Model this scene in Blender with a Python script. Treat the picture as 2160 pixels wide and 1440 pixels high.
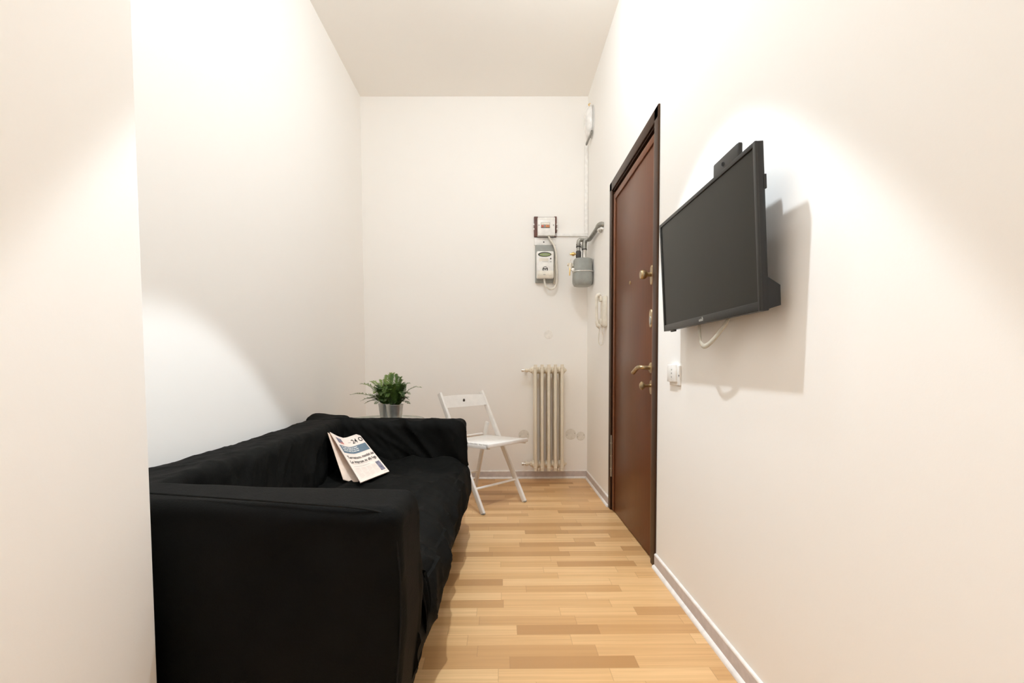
import bpy, bmesh, math, random
from mathutils import Vector, Matrix, noise
random.seed(7)
for o in list(bpy.data.objects): bpy.data.objects.remove(o)
SC = bpy.context.scene
COL = SC.collection
V = Vector

# ---------------------------------------------------------------- camera
cam_d = bpy.data.cameras.new('camera'); cam = bpy.data.objects.new('camera', cam_d); COL.objects.link(cam)
cam_d.sensor_fit = 'HORIZONTAL'; cam_d.sensor_width = 36.0
cam_d.lens = 1006.998/2160*36
cam_d.shift_x = (1080-1063.71)/2160
cam_d.shift_y = (818.40-720)/2160
cam_d.clip_start = 0.02; cam_d.clip_end = 50
right = V((0.99996905, -0.00627528, -0.0047451)); fwd = V((0.00605373, 0.99895307, -0.04534445)); up = V((0.00502468, 0.04531432, 0.99896014))
cam.matrix_world = Matrix(((right.x, up.x, -fwd.x, 0), (right.y, up.y, -fwd.y, 0), (right.z, up.z, -fwd.z, 0.95762), (0, 0, 0, 1)))
SC.camera = cam

# ---------------------------------------------------------------- world, exposure, lights
w = bpy.data.worlds.new('world'); SC.world = w; w.use_nodes = True
w.node_tree.nodes['Background'].inputs[0].default_value = (1, 0.95, 0.88, 1)
w.node_tree.nodes['Background'].inputs[1].default_value = 0.05
SC.view_settings.view_transform = 'Standard'; SC.view_settings.look = 'None'
SC.view_settings.gamma = 1; SC.view_settings.exposure = 0.05; SC.view_settings.use_curve_mapping = False
SC.cycles.diffuse_bounces = 16; SC.cycles.max_bounces = 20; SC.cycles.glossy_bounces = 6

def light(name, kind, loc, energy, color, radius, rot=None, **kw):
    d = bpy.data.lights.new(name, kind); o = bpy.data.objects.new(name, d); COL.objects.link(o)
    o.location = loc; d.energy = energy; d.color = color
    if hasattr(d, 'shadow_soft_size'): d.shadow_soft_size = radius
    for k, v in kw.items(): setattr(d, k, v)
    if rot: o.rotation_euler = rot
    return o
LP = (-0.03, 1.62, 2.85)
LC = (0.875, 0.965, 1.035)
light('room_lamp_cone', 'SPOT', LP, 128, LC, 0.03, spot_size=math.radians(69.5), spot_blend=0.12)
light('soft_fill', 'POINT', (-0.30, 1.3, 2.35), 5, LC, 0.2)  # soft fill light added to even out the walls, not a fixture
light('ceiling_lamp_and_fill', 'POINT', (0.15, 2.15, 3.05), 23, LC, 0.03)
light('ceiling_lamp_and_fill', 'POINT', (-0.15, 0.5, 2.95), 8, LC, 0.1)  # fill light added to brighten the walls nearest the camera
light('rear_fill', 'AREA', (0.0, -1.5, 1.7), 4.5, LC, 0.1, rot=(math.radians(90), 0, 0), shape='RECTANGLE', size=1.2, size_y=1.8)  # unseen area light added behind the camera as fill, no window there

# ---------------------------------------------------------------- materials
def nmat(name, color, rough=0.5, metal=0.0, spec=0.5, coat=0.0, sheen=0.0):
    m = bpy.data.materials.new(name); m.use_nodes = True
    b = m.node_tree.nodes['Principled BSDF']
    b.inputs['Base Color'].default_value = (*color, 1); b.inputs['Roughness'].default_value = rough
    b.inputs['Metallic'].default_value = metal; b.inputs['Specular IOR Level'].default_value = spec
    b.inputs['Coat Weight'].default_value = coat; b.inputs['Sheen Weight'].default_value = sheen
    return m
class NT:
    def __init__(s, m): s.m = m; s.t = m.node_tree; s.b = s.t.nodes['Principled BSDF']
    def n(s, typ, ins=None, **props):
        nd = s.t.nodes.new(typ)
        for k, v in props.items(): setattr(nd, k, v)
        for k, v in (ins or {}).items():
            if isinstance(v, bpy.types.NodeSocket): s.t.links.new(v, nd.inputs[k])
            else: nd.inputs[k].default_value = v
        return nd
    def link(s, a, b): s.t.links.new(a, b)
    def math(s, op, a, b=0.0, c=0.0):
        return s.n('ShaderNodeMath', {0: a, 1: b, 2: c}, operation=op).outputs[0]
    def ramp(s, fac, stops, interp='LINEAR'):
        r = s.n('ShaderNodeValToRGB', {0: fac}); cr = r.color_ramp; cr.interpolation = interp
        while len(cr.elements) < len(stops): cr.elements.new(0.5)
        for e, (p, c) in zip(cr.elements, stops): e.position = p; e.color = (*c, 1)
        return r.outputs[0]
    def mix(s, fac, a, b, blend='MIX'):
        x = s.n('ShaderNodeMix', data_type='RGBA', blend_type=blend)
        for i, v in ((0, fac), (6, a), (7, b)):
            if isinstance(v, bpy.types.NodeSocket): s.link(v, x.inputs[i])
            else: x.inputs[i].default_value = v if not isinstance(v, tuple) else (*v, 1)
        return x.outputs[2]
    def bump(s, h, strength, dist=0.01):
        b = s.n('ShaderNodeBump', {'Height': h, 'Strength': strength, 'Distance': dist}); s.link(b.outputs[0], s.b.inputs['Normal'])
def noise_tex(nt, vec, scale, detail=3, rough=0.5):
    return nt.n('ShaderNodeTexNoise', {'Vector': vec, 'Scale': scale, 'Detail': detail, 'Roughness': rough}).outputs[0]
def gen(nt): return nt.n('ShaderNodeTexCoord').outputs['Object']
def mapped(nt, vec, sc, loc=(0, 0, 0)):
    return nt.n('ShaderNodeMapping', {'Vector': vec, 'Scale': sc, 'Location': loc}).outputs[0]

def subtle(name, color, rough=0.5, metal=0.0, var=0.08, scale=30, bump=0.1, **kw):
    """a plain painted / plastic / metal surface with faint procedural variation"""
    m = nmat(name, color, rough, metal, **kw); nt = NT(m); c = gen(nt)
    f = noise_tex(nt, c, scale, 3)
    d = tuple(max(0, x*(1-var)) for x in color); l = tuple(min(1, x*(1+var)) for x in color)
    nt.link(nt.ramp(f, [(0.3, d), (0.7, l)]), nt.b.inputs['Base Color'])
    if bump: nt.bump(noise_tex(nt, c, scale*6, 2), bump, 0.0015)
    return m

def wall_mat(name, col):
    m = nmat(name, col, 0.75, spec=0.25); nt = NT(m); c = gen(nt)
    big = noise_tex(nt, c, 1.3, 3); fine = noise_tex(nt, c, 55, 4, 0.6); spots = noise_tex(nt, c, 9, 5, 0.7)
    a = nt.mix(nt.math('MULTIPLY', big, 0.35), col, tuple(x*0.97 for x in col))
    s = nt.ramp(spots, [(0.72, (0, 0, 0)), (0.80, (1, 1, 1))])
    b = nt.mix(nt.math('MULTIPLY', s, 0.10), a, tuple(x*0.8 for x in col))
    nt.link(b, nt.b.inputs['Base Color'])
    nt.bump(nt.math('ADD', fine, nt.math('MULTIPLY', spots, 0.8)), 0.09, 0.003)
    return m
M_WALL = wall_mat('wall_plaster', (0.925, 0.905, 0.875))
M_CEIL = wall_mat('ceiling_paint', (0.925, 0.895, 0.85))
M_BASE = subtle('skirting_beige', (0.56, 0.49, 0.46), 0.45)
M_SHOE = subtle('skirting_white', (0.86, 0.83, 0.80), 0.35)
M_REVEAL = subtle('reveal_dark', (0.05, 0.03, 0.02), 0.6)

def floor_mat():
    m = nmat('laminate_floor', (0.7, 0.5, 0.3), 0.33, spec=0.28); nt = NT(m); c = gen(nt)
    sp = nt.n('ShaderNodeSeparateXYZ', {0: c}); X, Y = sp.outputs[0], sp.outputs[1]
    row = nt.math('FLOOR', nt.math('DIVIDE', Y, 0.064))
    ry = nt.math('FRACT', nt.math('DIVIDE', Y, 0.064))
    rn = nt.n('ShaderNodeTexWhiteNoise', {'W': row}, noise_dimensions='1D').outputs[0]
    wv = nt.math('ADD', nt.math('DIVIDE', X, 0.36), nt.math('MULTIPLY', row, 17.37))
    vor = nt.n('ShaderNodeTexVoronoi', {'W': wv, 'Scale': 1.0, 'Randomness': 0.75}, voronoi_dimensions='1D', feature='F1')
    cellc = nt.n('ShaderNodeSeparateColor', {0: vor.outputs['Color']}).outputs[0]
    edge = nt.n('ShaderNodeTexVoronoi', {'W': wv, 'Scale': 1.0, 'Randomness': 0.75}, voronoi_dimensions='1D', feature='DISTANCE_TO_EDGE').outputs['Distance']
    base = nt.ramp(cellc, [(0.0, (0.47, 0.255, 0.105)), (0.22, (0.585, 0.335, 0.145)), (0.45, (0.68, 0.41, 0.19)), (0.7, (0.75, 0.475, 0.23)), (1.0, (0.80, 0.53, 0.27))])
    off = nt.n('ShaderNodeCombineXYZ', {0: nt.math('MULTIPLY', cellc, 31.0), 1: nt.math('MULTIPLY', row, 0.37), 2: 0.0}).outputs[0]
    gc = nt.n('ShaderNodeVectorMath', {0: c, 1: off}, operation='ADD').outputs[0]
    g1 = noise_tex(nt, mapped(nt, gc, (2.2, 120, 1)), 1.0, 4, 0.6)
    wav = nt.n('ShaderNodeTexWave', {'Vector': mapped(nt, gc, (1.1, 9, 1)), 'Scale': 1.0, 'Distortion': 9.0, 'Detail': 3.0, 'Detail Scale': 0.6}, wave_type='BANDS', bands_direction='Y').outputs[1]
    gw = nt.math('ADD', nt.math('MULTIPLY', g1, 0.8), nt.math('MULTIPLY', wav, 0.12))
    col = nt.mix(nt.ramp(gw, [(0.3, (0.42,)*3), (0.62, (0, 0, 0))]), base, (0.44, 0.24, 0.10))
    seam = nt.math('MAXIMUM', nt.math('LESS_THAN', edge, 0.004), nt.math('LESS_THAN', ry, 0.012))
    col = nt.mix(nt.math('MULTIPLY', seam, 0.30), col, (0.30, 0.16, 0.07))
    nt.link(col, nt.b.inputs['Base Color'])
    nt.link(nt.ramp(noise_tex(nt, c, 5, 3), [(0.3, (0.28,)*3), (0.7, (0.40,)*3)]), nt.b.inputs['Roughness'])
    nt.bump(g1, 0.04, 0.002)
    return m
M_FLOOR = floor_mat()

def wood_mat(name, dark, light_, rough=0.3, scale=(14, 14, 0.9), coat=0.0, spec=0.3):
    m = nmat(name, light_, rough, spec=spec, coat=coat); nt = NT(m); c = gen(nt)
    g = noise_tex(nt, mapped(nt, c, scale), 4.0, 5, 0.6)
    col = nt.ramp(g, [(0.3, dark), (0.7, light_)])
    nt.link(col, nt.b.inputs['Base Color'])
    nt.link(nt.ramp(noise_tex(nt, c, 2, 1), [(0.3, (rough*0.95,)*3), (0.7, (rough*1.08,)*3)]), nt.b.inputs['Roughness'])
    nt.b.inputs['Specular Tint'].default_value = (1.0, 0.72, 0.55, 1)
    return m
M_DOOR = wood_mat('door_veneer', (0.110, 0.034, 0.0115), (0.145, 0.047, 0.0160), 0.30, scale=(30, 30, 1.2), spec=0.18)
M_DOORTRIM = wood_mat('door_moulding', (0.13, 0.045, 0.020), (0.20, 0.072, 0.032), 0.38)
M_CASING = wood_mat('door_casing', (0.030, 0.014, 0.008), (0.055, 0.026, 0.014), 0.42)

def fabric_mat(name, col):
    m = nmat(name, col, 0.72, spec=0.06); nt = NT(m); c = gen(nt)
    nt.b.inputs['Sheen Roughness'].default_value = 0.5
    f = noise_tex(nt, c, 260, 2); f2 = noise_tex(nt, c, 6, 4)
    lint = nt.ramp(noise_tex(nt, c, 75, 2, 0.8), [(0.80, (0, 0, 0)), (0.84, (1, 1, 1))])
    b = nt.ramp(f2, [(0.3, tuple(x*0.8 for x in col)), (0.7, tuple(x*1.25 for x in col))])
    b = nt.mix(nt.math('MULTIPLY', lint, 0.15), b, (0.10, 0.095, 0.09))
    nt.link(b, nt.b.inputs['Base Color'])
    weave = nt.math('ADD', f, nt.math('MULTIPLY', noise_tex(nt, c, 35, 4), 0.8))
    nt.bump(weave, 0.35, 0.003)
    return m
M_FAB = fabric_mat("black_cotton", (0.0052, 0.0051, 0.0045))
M_SEAM = nmat('black_piping', (0.010, 0.0098, 0.009), 0.9, spec=0.15)

M_WHITEP = subtle('white_plastic', (0.86, 0.845, 0.815), 0.35)
M_CREAMP = subtle('cream_plastic', (0.80, 0.755, 0.66), 0.4)
M_IVORY = subtle('ivory_paint', (0.80, 0.73, 0.60), 0.35, var=0.02, bump=0.03)
M_CHAIR = subtle('chair_white_lacquer', (0.87, 0.85, 0.82), 0.4, var=0.03)
M_GREYP = subtle('grey_plastic', (0.33, 0.335, 0.31), 0.55)
M_METER = subtle('grey_enamel', (0.31, 0.32, 0.295), 0.38, var=0.12, scale=14)
M_GALV = subtle('galvanised_pipe', (0.36, 0.35, 0.315), 0.45, 0.75, var=0.25, scale=22)
M_STEEL = subtle('bright_steel', (0.75, 0.73, 0.69), 0.28, 0.9)
M_ZINC = subtle('zinc_pot', (0.62, 0.63, 0.62), 0.32, 0.9, var=0.12, scale=18)
M_BRASS = subtle('brass', (0.72, 0.50, 0.20), 0.35, 0.85, var=0.15)
M_BRONZE = subtle('aged_brass', (0.46, 0.35, 0.20), 0.33, 0.9, var=0.2, scale=40)
M_DARK = subtle('dark_gasket', (0.06, 0.055, 0.05), 0.6)
M_BROWN = subtle('brown_backboard', (0.13, 0.05, 0.035), 0.5, var=0.3)
M_BLACKP = subtle('tv_black_plastic', (0.009, 0.009, 0.009), 0.45, var=0.05)
M_GREYBLACK = subtle('tv_bezel', (0.016, 0.015, 0.013), 0.40, var=0.05)
M_SCREEN = subtle('tv_screen', (0.016, 0.015, 0.011), 0.28, var=0.02, bump=0, spec=0.15)
M_ORANGE = subtle('breaker_orange', (0.78, 0.28, 0.10), 0.4)
M_RED = subtle('breaker_red', (0.74, 0.16, 0.09), 0.4)
M_LCD = subtle('lcd_green', (0.30, 0.38, 0.16), 0.3)
M_INK = subtle('ink_black', (0.03, 0.03, 0.03), 0.6)
M_INKG = subtle('ink_grey', (0.22, 0.21, 0.20), 0.6)
M_GLOGO = subtle('logo_grey', (0.42, 0.41, 0.38), 0.4)
M_CABLE = subtle('grey_beige_cable', (0.50, 0.46, 0.38), 0.5)
M_CABLEW = subtle('white_cable', (0.74, 0.70, 0.62), 0.5)
M_LAMPRIM = subtle('lamp_rim', (0.62, 0.62, 0.60), 0.4)
M_LAMPG = subtle('opal_glass', (0.85, 0.84, 0.82), 0.15)
M_PLATE = subtle('painted_disc', (0.89, 0.86, 0.81), 0.5)
M_PLATEG = subtle('painted_disc_grey', (0.78, 0.75, 0.69), 0.5)
M_PAPER = subtle('salmon_newsprint', (0.78, 0.66, 0.585), 0.75, var=0.03)
M_PAPERD = subtle('newsprint_edge', (0.72, 0.58, 0.48), 0.8, var=0.06)
M_BLUE = subtle('newspaper_blue', (0.105, 0.155, 0.20), 0.7)
M_PHOTO = subtle('newspaper_photo', (0.16, 0.15, 0.20), 0.7, var=0.6, scale=60)
M_PHOTOR = subtle('newspaper_photo_red', (0.50, 0.16, 0.13), 0.7)
M_WTXT = subtle('newspaper_white_text', (0.62, 0.60, 0.58), 0.7)
M_SOIL = subtle('soil', (0.03, 0.022, 0.015), 0.9)
def leaf_mat():
    m = nmat('fern_leaf', (0.07, 0.16, 0.03), 0.5); nt = NT(m); c = gen(nt)
    at = nt.n('ShaderNodeAttribute', attribute_name='tone').outputs['Fac']
    f = nt.math('ADD', nt.math('MULTIPLY', noise_tex(nt, c, 22, 2), 0.5), nt.math('MULTIPLY', at, 0.6))
    nt.link(nt.ramp(f, [(0.2, (0.022, 0.055, 0.014)), (0.5, (0.075, 0.15, 0.022)), (0.85, (0.25, 0.34, 0.08))]), nt.b.inputs['Base Color'])
    return m
M_LEAF = leaf_mat()
M_STEM = subtle('fern_stem', (0.05, 0.06, 0.02), 0.6)
def glass_mat():
    m = nmat('table_glass', (0.86, 0.93, 0.88), 0.03); b = m.node_tree.nodes['Principled BSDF']
    b.inputs['Transmission Weight'].default_value = 1.0; b.inputs['IOR'].default_value = 1.45
    return m
M_GLASS = glass_mat()

# ---------------------------------------------------------------- builders
ROOT = {}
def obj(name, bm, mat, parent=None, smooth=True, angle=40):
    L = ROOT.get(parent.name, V((0, 0, 0))) if parent else V((0, 0, 0))
    if parent: bmesh.ops.translate(bm, verts=bm.verts[:], vec=-L)
    bmesh.ops.recalc_face_normals(bm, faces=bm.faces[:])
    me = bpy.data.meshes.new(name); bm.to_mesh(me); bm.free()
    for m in (mat if isinstance(mat, (list, tuple)) else [mat]): me.materials.append(m)
    if smooth:
        me.shade_smooth()
        try: me.set_sharp_from_angle(angle=math.radians(angle))
        except Exception: pass
    o = bpy.data.objects.new(name, me); COL.objects.link(o)
    if parent: o.parent = parent; ROOT[o.name] = L
    return o
def thing(name, label, cat, loc, group=None):
    o = bpy.data.objects.new(name, None); COL.objects.link(o); o.empty_display_size = 0.05
    o.location = loc; o['label'] = label; o['category'] = cat
    if group: o['group'] = group
    ROOT[o.name] = V(loc); return o
def tag(o, label, cat, group=None):
    o['label'] = label; o['category'] = cat
    if group: o['group'] = group
    return o
def struct(o, label=None):
    o['kind'] = 'structure'
    if label: o['label'] = label
    return o
def B(): return bmesh.new()
def box(bm, lo, hi, bev=0.0, seg=2):
    t = bmesh.new(); bmesh.ops.create_cube(t, size=1)
    lo, hi = V(lo), V(hi)
    for v in t.verts: v.co = V([(lo[i]+hi[i])/2 + v.co[i]*(hi[i]-lo[i]) for i in range(3)])
    if bev: bmesh.ops.bevel(t, geom=t.edges[:], offset=bev, segments=seg, affect='EDGES', profile=0.5)
    me = bpy.data.meshes.new('t'); t.to_mesh(me); t.free(); bm.from_mesh(me); bpy.data.meshes.remove(me); return bm
def frames(pts):
    T = []
    for i in range(len(pts)):
        a = pts[max(0, i-1)]; b = pts[min(len(pts)-1, i+1)]; T.append((b-a).normalized())
    ref = V((0, 0, 1)) if abs(T[0].z) < 0.9 else V((1, 0, 0))
    n = (ref - T[0]*ref.dot(T[0])).normalized(); out = []
    for t in T:
        n = (n - t*n.dot(t)).normalized(); out.append((t, n, t.cross(n)))
    return out
def tube(bm, pts, r, seg=10, flat=1.0, nref=None):
    pts = [V(p) for p in pts]; rr = r if isinstance(r, (list, tuple)) else [r]*len(pts)
    rings = []
    for p, (t, n, b), q in zip(pts, frames(pts), rr):
        if nref is not None:
            n = V(nref); n = (n - t*n.dot(t)).normalized(); b = t.cross(n)
        rings.append([bm.verts.new(p + n*math.cos(k*2*math.pi/seg)*q*flat + b*math.sin(k*2*math.pi/seg)*q) for k in range(seg)])
    for a, c in zip(rings, rings[1:]):
        for k in range(seg): bm.faces.new((a[k], a[(k+1) % seg], c[(k+1) % seg], c[k]))
    bm.faces.new(rings[0][::-1]); bm.faces.new(rings[-1]); return bm
def smooth_path(pts, n=8):
    pts = [V(p) for p in pts]; out = []
    P = [pts[0]*2-pts[1]] + pts + [pts[-1]*2-pts[-2]]
    for i in range(1, len(P)-2):
        for k in range(n):
            t = k/n; a, b, c, d = P[i-1], P[i], P[i+1], P[i+2]
            out.append(0.5*((2*b)+(c-a)*t+(2*a-5*b+4*c-d)*t*t+(3*b-a-3*c+d)*t**3))
    out.append(pts[-1]); return out
def lathe(bm, prof, origin=(0, 0, 0), axis=(0, 0, 1), seg=32):
    """prof: list of (radius, height along axis)"""
    q = V((0, 0, 1)).rotation_difference(V(axis)).to_matrix(); o = V(origin); rings = []
    for r, h in prof:
        if r < 1e-6: rings.append([bm.verts.new(o + q @ V((0, 0, h)))])
        else: rings.append([bm.verts.new(o + q @ V((r*math.cos(k*2*math.pi/seg), r*math.sin(k*2*math.pi/seg), h))) for k in range(seg)])
    for a, c in zip(rings, rings[1:]):
        for k in range(seg):
            k2 = (k+1) % seg
            if len(a) == 1 and len(c) == 1: continue
            if len(a) == 1: bm.faces.new((a[0], c[k], c[k2]))
            elif len(c) == 1: bm.faces.new((a[k], a[k2], c[0]))
            else: bm.faces.new((a[k], a[k2], c[k2], c[k]))
    if len(rings[0]) > 1: bm.faces.new(rings[0][::-1])
    if len(rings[-1]) > 1: bm.faces.new(rings[-1])
    return bm
def bar(bm, a, b, wdt, thk, wdir, bev=0.002):
    """rectangular bar from a to b; wdt along wdir, thk across"""
    a, b = V(a), V(b); t = (b-a).normalized(); wd = V(wdir); wd = (wd - t*wd.dot(t)).normalized(); u = t.cross(wd)
    s = bmesh.new(); bmesh.ops.create_cube(s, size=1); L = (b-a).length
    for v in s.verts: v.co = V((v.co.x*wdt, v.co.y*thk, v.co.z*L))
    if bev: bmesh.ops.bevel(s, geom=s.edges[:], offset=bev, segments=2, affect='EDGES', profile=0.5)
    m = Matrix(((wd.x, u.x, t.x), (wd.y, u.y, t.y), (wd.z, u.z, t.z))); c = (a+b)/2
    for v in s.verts: v.co = m @ v.co + c
    me = bpy.data.meshes.new('t'); s.to_mesh(me); s.free(); bm.from_mesh(me); bpy.data.meshes.remove(me); return bm
def soft_block(bm, dims, r, step, warp, disp=None):
    """rounded box gridded at `step`; disp(u) gives displacement along the normal, warp maps local to world"""
    h = [d/2 for d in dims]; rr = r
    for ax in range(3):
        a1, a2 = (ax+1) % 3, (ax+2) % 3
        n1 = max(2, int(dims[a1]/step)); n2 = max(2, int(dims[a2]/step))
        for sgn in (-1, 1):
            grid = []
            for i in range(n1+1):
                rowv = []
                for j in range(n2+1):
                    p = [0, 0, 0]; p[ax] = sgn*h[ax]; p[a1] = -h[a1]+dims[a1]*i/n1; p[a2] = -h[a2]+dims[a2]*j/n2
                    q = V([max(-(h[k]-rr), min(h[k]-rr, p[k])) for k in range(3)])
                    dv = V(p)-q; nrm = dv.normalized(); s = q + nrm*rr
                    wv = V(warp(s))
                    if disp:
                        e = 1e-3
                        # world normal by warping a nearby offset point
                        nw = (V(warp(s+nrm*e))-wv).normalized()
                        wv = wv + nw*disp(wv, nw)
                    rowv.append(bm.verts.new(wv))
                grid.append(rowv)
            for i in range(n1):
                for j in range(n2):
                    f = (grid[i][j], grid[i+1][j], grid[i+1][j+1], grid[i][j+1])
                    bm.faces.new(f if sgn > 0 else f[::-1])
    bmesh.ops.remove_doubles(bm, verts=bm.verts[:], dist=step*0.05)
    return bm
_font = []
def text(name, s, size, origin, xdir, ydir, mat, parent=None, depth=0.0002, align='LEFT', sx=1.0, bold=False):
    cu = bpy.data.curves.new('t', 'FONT'); cu.body = s; cu.size = size; cu.align_x = align; cu.extrude = depth; cu.resolution_u = 3
    if bold: cu.offset = size*0.018
    o = bpy.data.objects.new('t', cu); COL.objects.link(o)
    bpy.context.view_layer.update()
    me = bpy.data.meshes.new_from_object(o.evaluated_get(bpy.context.evaluated_depsgraph_get()))
    bpy.data.objects.remove(o)
    X = V(xdir).normalized(); Y = V(ydir); Y = (Y - X*Y.dot(X)).normalized(); Z = X.cross(Y); O = V(origin)
    bm = bmesh.new(); bm.from_mesh(me); bpy.data.meshes.remove(me)
    for v in bm.verts: v.co = O + X*v.co.x*sx + Y*v.co.y + Z*v.co.z
    return obj(name, bm, mat, parent, smooth=False)

# ---------------------------------------------------------------- room shell
XR, XL, YB, H, XP, YP, YF = 0.730, -1.1526, 4.0517, 3.187, -0.688, 0.93, -1.6
DY1, DY2, DH = 2.222, 3.198, 2.15
T = 0.12
struct(obj('floor', box(B(), (XL-T, YF-T, -0.05), (XR+0.3, YB+T, 0)), M_FLOOR, smooth=False))
struct(obj('ceiling', box(B(), (XL-T, YF-T, H), (XR+0.3, YB+T, H+0.1)), M_CEIL, smooth=False))
struct(obj('wall_back', box(B(), (XL-T, YB, 0), (XR+0.3, YB+T, H)), M_WALL, smooth=False))
struct(obj('wall_left', box(B(), (XL-T, YP-0.2, 0), (XL, YB, H)), M_WALL, smooth=False))
struct(obj('wall_left_front', box(B(), (XL, YF, 0), (XP, YP, H), 0.006, 3), M_WALL))
struct(obj('wall_front', box(B(), (XL-T, YF-T, 0), (XR+0.3, YF, H)), M_WALL, smooth=False))
bm = B()
OY1, OY2, OH = DY1+0.055, DY2-0.05, DH-0.055
box(bm, (XR, YF, 0), (XR+T, OY1, H)); box(bm, (XR, OY2, 0), (XR+T, YB, H)); box(bm, (XR, OY1, OH), (XR+T, OY2, H))
struct(obj('wall_right', bm, M_WALL, smooth=False))

def baseboard(name, a, b, n):
    """skirting strip and white shoe moulding along a->b, n = direction into the room"""
    a, b, n = V(a), V(b), V(n); bm = B()
    z = V((0, 0, 1))
    def prism(prof, mb):
        r1 = [mb.verts.new(a+n*p+z*q) for p, q in prof]; r2 = [mb.verts.new(b+n*p+z*q) for p, q in prof]
        k = len(prof)
        for i in range(k): mb.faces.new((r1[i], r1[(i+1) % k], r2[(i+1) % k], r2[i]))
        mb.faces.new(r1[::-1]); mb.faces.new(r2)
    prism([(0.0005, 0.0), (0.009, 0.0), (0.009, 0.060), (0.006, 0.066), (0.0005, 0.067)], bm)
    o = struct(obj(name, bm, M_BASE, angle=30))
    s = B(); prism([(0.0091, 0.0005), (0.021, 0.0005), (0.0205, 0.006), (0.017, 0.0125), (0.0091, 0.016)], s)
    obj('shoe_moulding', s, M_SHOE, o, angle=50)
    t = B(); prism([(0.0005, 0.067), (0.009, 0.0605), (0.0095, 0.064), (0.006, 0.0685), (0.0005, 0.0695)], t)
    obj('top_edge', t, M_SHOE, o, angle=50)
    return o
baseboard('baseboard_back', (XL, YB, 0), (XR, YB, 0), (0, -1, 0))
baseboard('baseboard_left', (XL, YP, 0), (XL, YB-0.022, 0), (1, 0, 0))
baseboard('baseboard_right', (XR, DY2, 0), (XR, YB-0.022, 0), (-1, 0, 0))
baseboard('baseboard_right_front', (XR, YF, 0), (XR, DY1, 0), (-1, 0, 0))

# ---------------------------------------------------------------- door
door = thing('door_1', 'dark brown wooden entrance door with brass fittings in the right wall', 'door', (XR, 2.71, 0))
door['kind'] = 'structure'; del door['category']
bm = B(); cw = 0.058; px = XR-0.010
box(bm, (px, DY1, 0.0), (XR+0.0005, DY1+cw, DH), 0.004); box(bm, (px, DY2-cw, 0.0), (XR+0.0005, DY2, DH), 0.004); box(bm, (px, DY1+0.002, DH-cw), (XR+0.0005, DY2-0.002, DH), 0.004)
obj('casing', bm, M_CASING, door)
bm = B(); jw = 0.012
box(bm, (XR+0.0006, OY1, 0), (XR+T, OY1+jw, OH)); box(bm, (XR+0.0006, OY2-jw, 0), (XR+T, OY2, OH)); box(bm, (XR+0.0006, OY1, OH-jw), (XR+T, OY2, OH))
obj('jamb', bm, M_CASING, door, smooth=False)
bm = B(); box(bm, (XR+0.09, OY1+jw, 0), (XR+T, OY2-jw, OH-jw)); obj('stop_panel', bm, M_REVEAL, door, smooth=False)
LX = XR+0.007; ly1, ly2, lh = OY1+0.004, OY2-jw-0.006, OH-0.035
leaf = obj('door_leaf', box(B(), (LX, ly1, 0.008), (LX+0.045, ly2, lh), 0.001), M_DOOR, door)
bm = B(); mw = 0.040
for lo, hi in (((ly1, 0.008), (ly1+mw, lh)), ((ly2-mw, 0.008), (ly2, lh)), ((ly1+mw, lh-mw), (ly2-mw, lh))):
    box(bm, (LX-0.007, lo[0], lo[1]), (LX+0.001, hi[0], hi[1]), 0.004)
obj('moulding', bm, M_DOORTRIM, leaf)
LX2 = LX
for z in (0.225, 1.90):
    bm = B(); tube(bm, [(XR-0.004, ly2+0.008, z), (XR-0.004, ly2+0.008, z+(0.275 if z < 1 else 0.16))], 0.0045, 12)
    for k in range(3 if z < 1 else 2): lathe(bm, [(0.0062, 0), (0.0062, 0.006)], (XR-0.004, ly2+0.008, z+0.05+k*0.085))
    obj('hinge', bm, M_STEEL if z < 1 else M_CASING, leaf)
obj('peephole', lathe(B(), [(0.0, 0.004), (0.006, 0.005), (0.011, 0.002), (0.011, -0.002)][::-1], (LX, 2.74, 1.43), (-1, 0, 0)), M_BRONZE, leaf)
def oval_plate(bm, y, z, hw, hh, x, th=0.004, seg=36):
    f = [bm.verts.new((x-th, y+hw*math.copysign(abs(math.cos(a))**0.8, math.cos(a)), z+hh*math.copysign(abs(math.sin(a))**0.8, math.sin(a)))) for a in [k*2*math.pi/seg for k in range(seg)]]
    g = [bm.verts.new((x, v.co.y+(v.co.y-y)*0.06, v.co.z+(v.co.z-z)*0.03)) for v in f]
    for k in range(seg): bm.faces.new((f[k], f[(k+1) % seg], g[(k+1) % seg], g[k]))
    bm.faces.new(f[::-1]); return bm
KY = 2.347
# upper knob
bm = B(); oval_plate(bm, KY, 1.40, 0.018, 0.046, LX); o = obj('lock_plate', bm, M_BRONZE, leaf)
bm = B(); lathe(bm, [(0.010, 0.002), (0.010, 0.022), (0.016, 0.026), (0.0215, 0.034), (0.0225, 0.048), (0.0195, 0.056), (0.0, 0.058)], (LX, KY, 1.402), (-1, 0, 0)); obj('knob', bm, M_BRONZE, o)
# escutcheon
bm = B(); oval_plate(bm, KY+0.006, 1.190, 0.020, 0.044, LX); o = obj('keyhole_plate', bm, M_BRONZE, leaf)
bm = B(); oval_plate(bm, KY+0.006, 1.180, 0.0105, 0.020, LX-0.004, 0.002); obj('keyhole_cover', bm, M_GALV, o)
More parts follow.
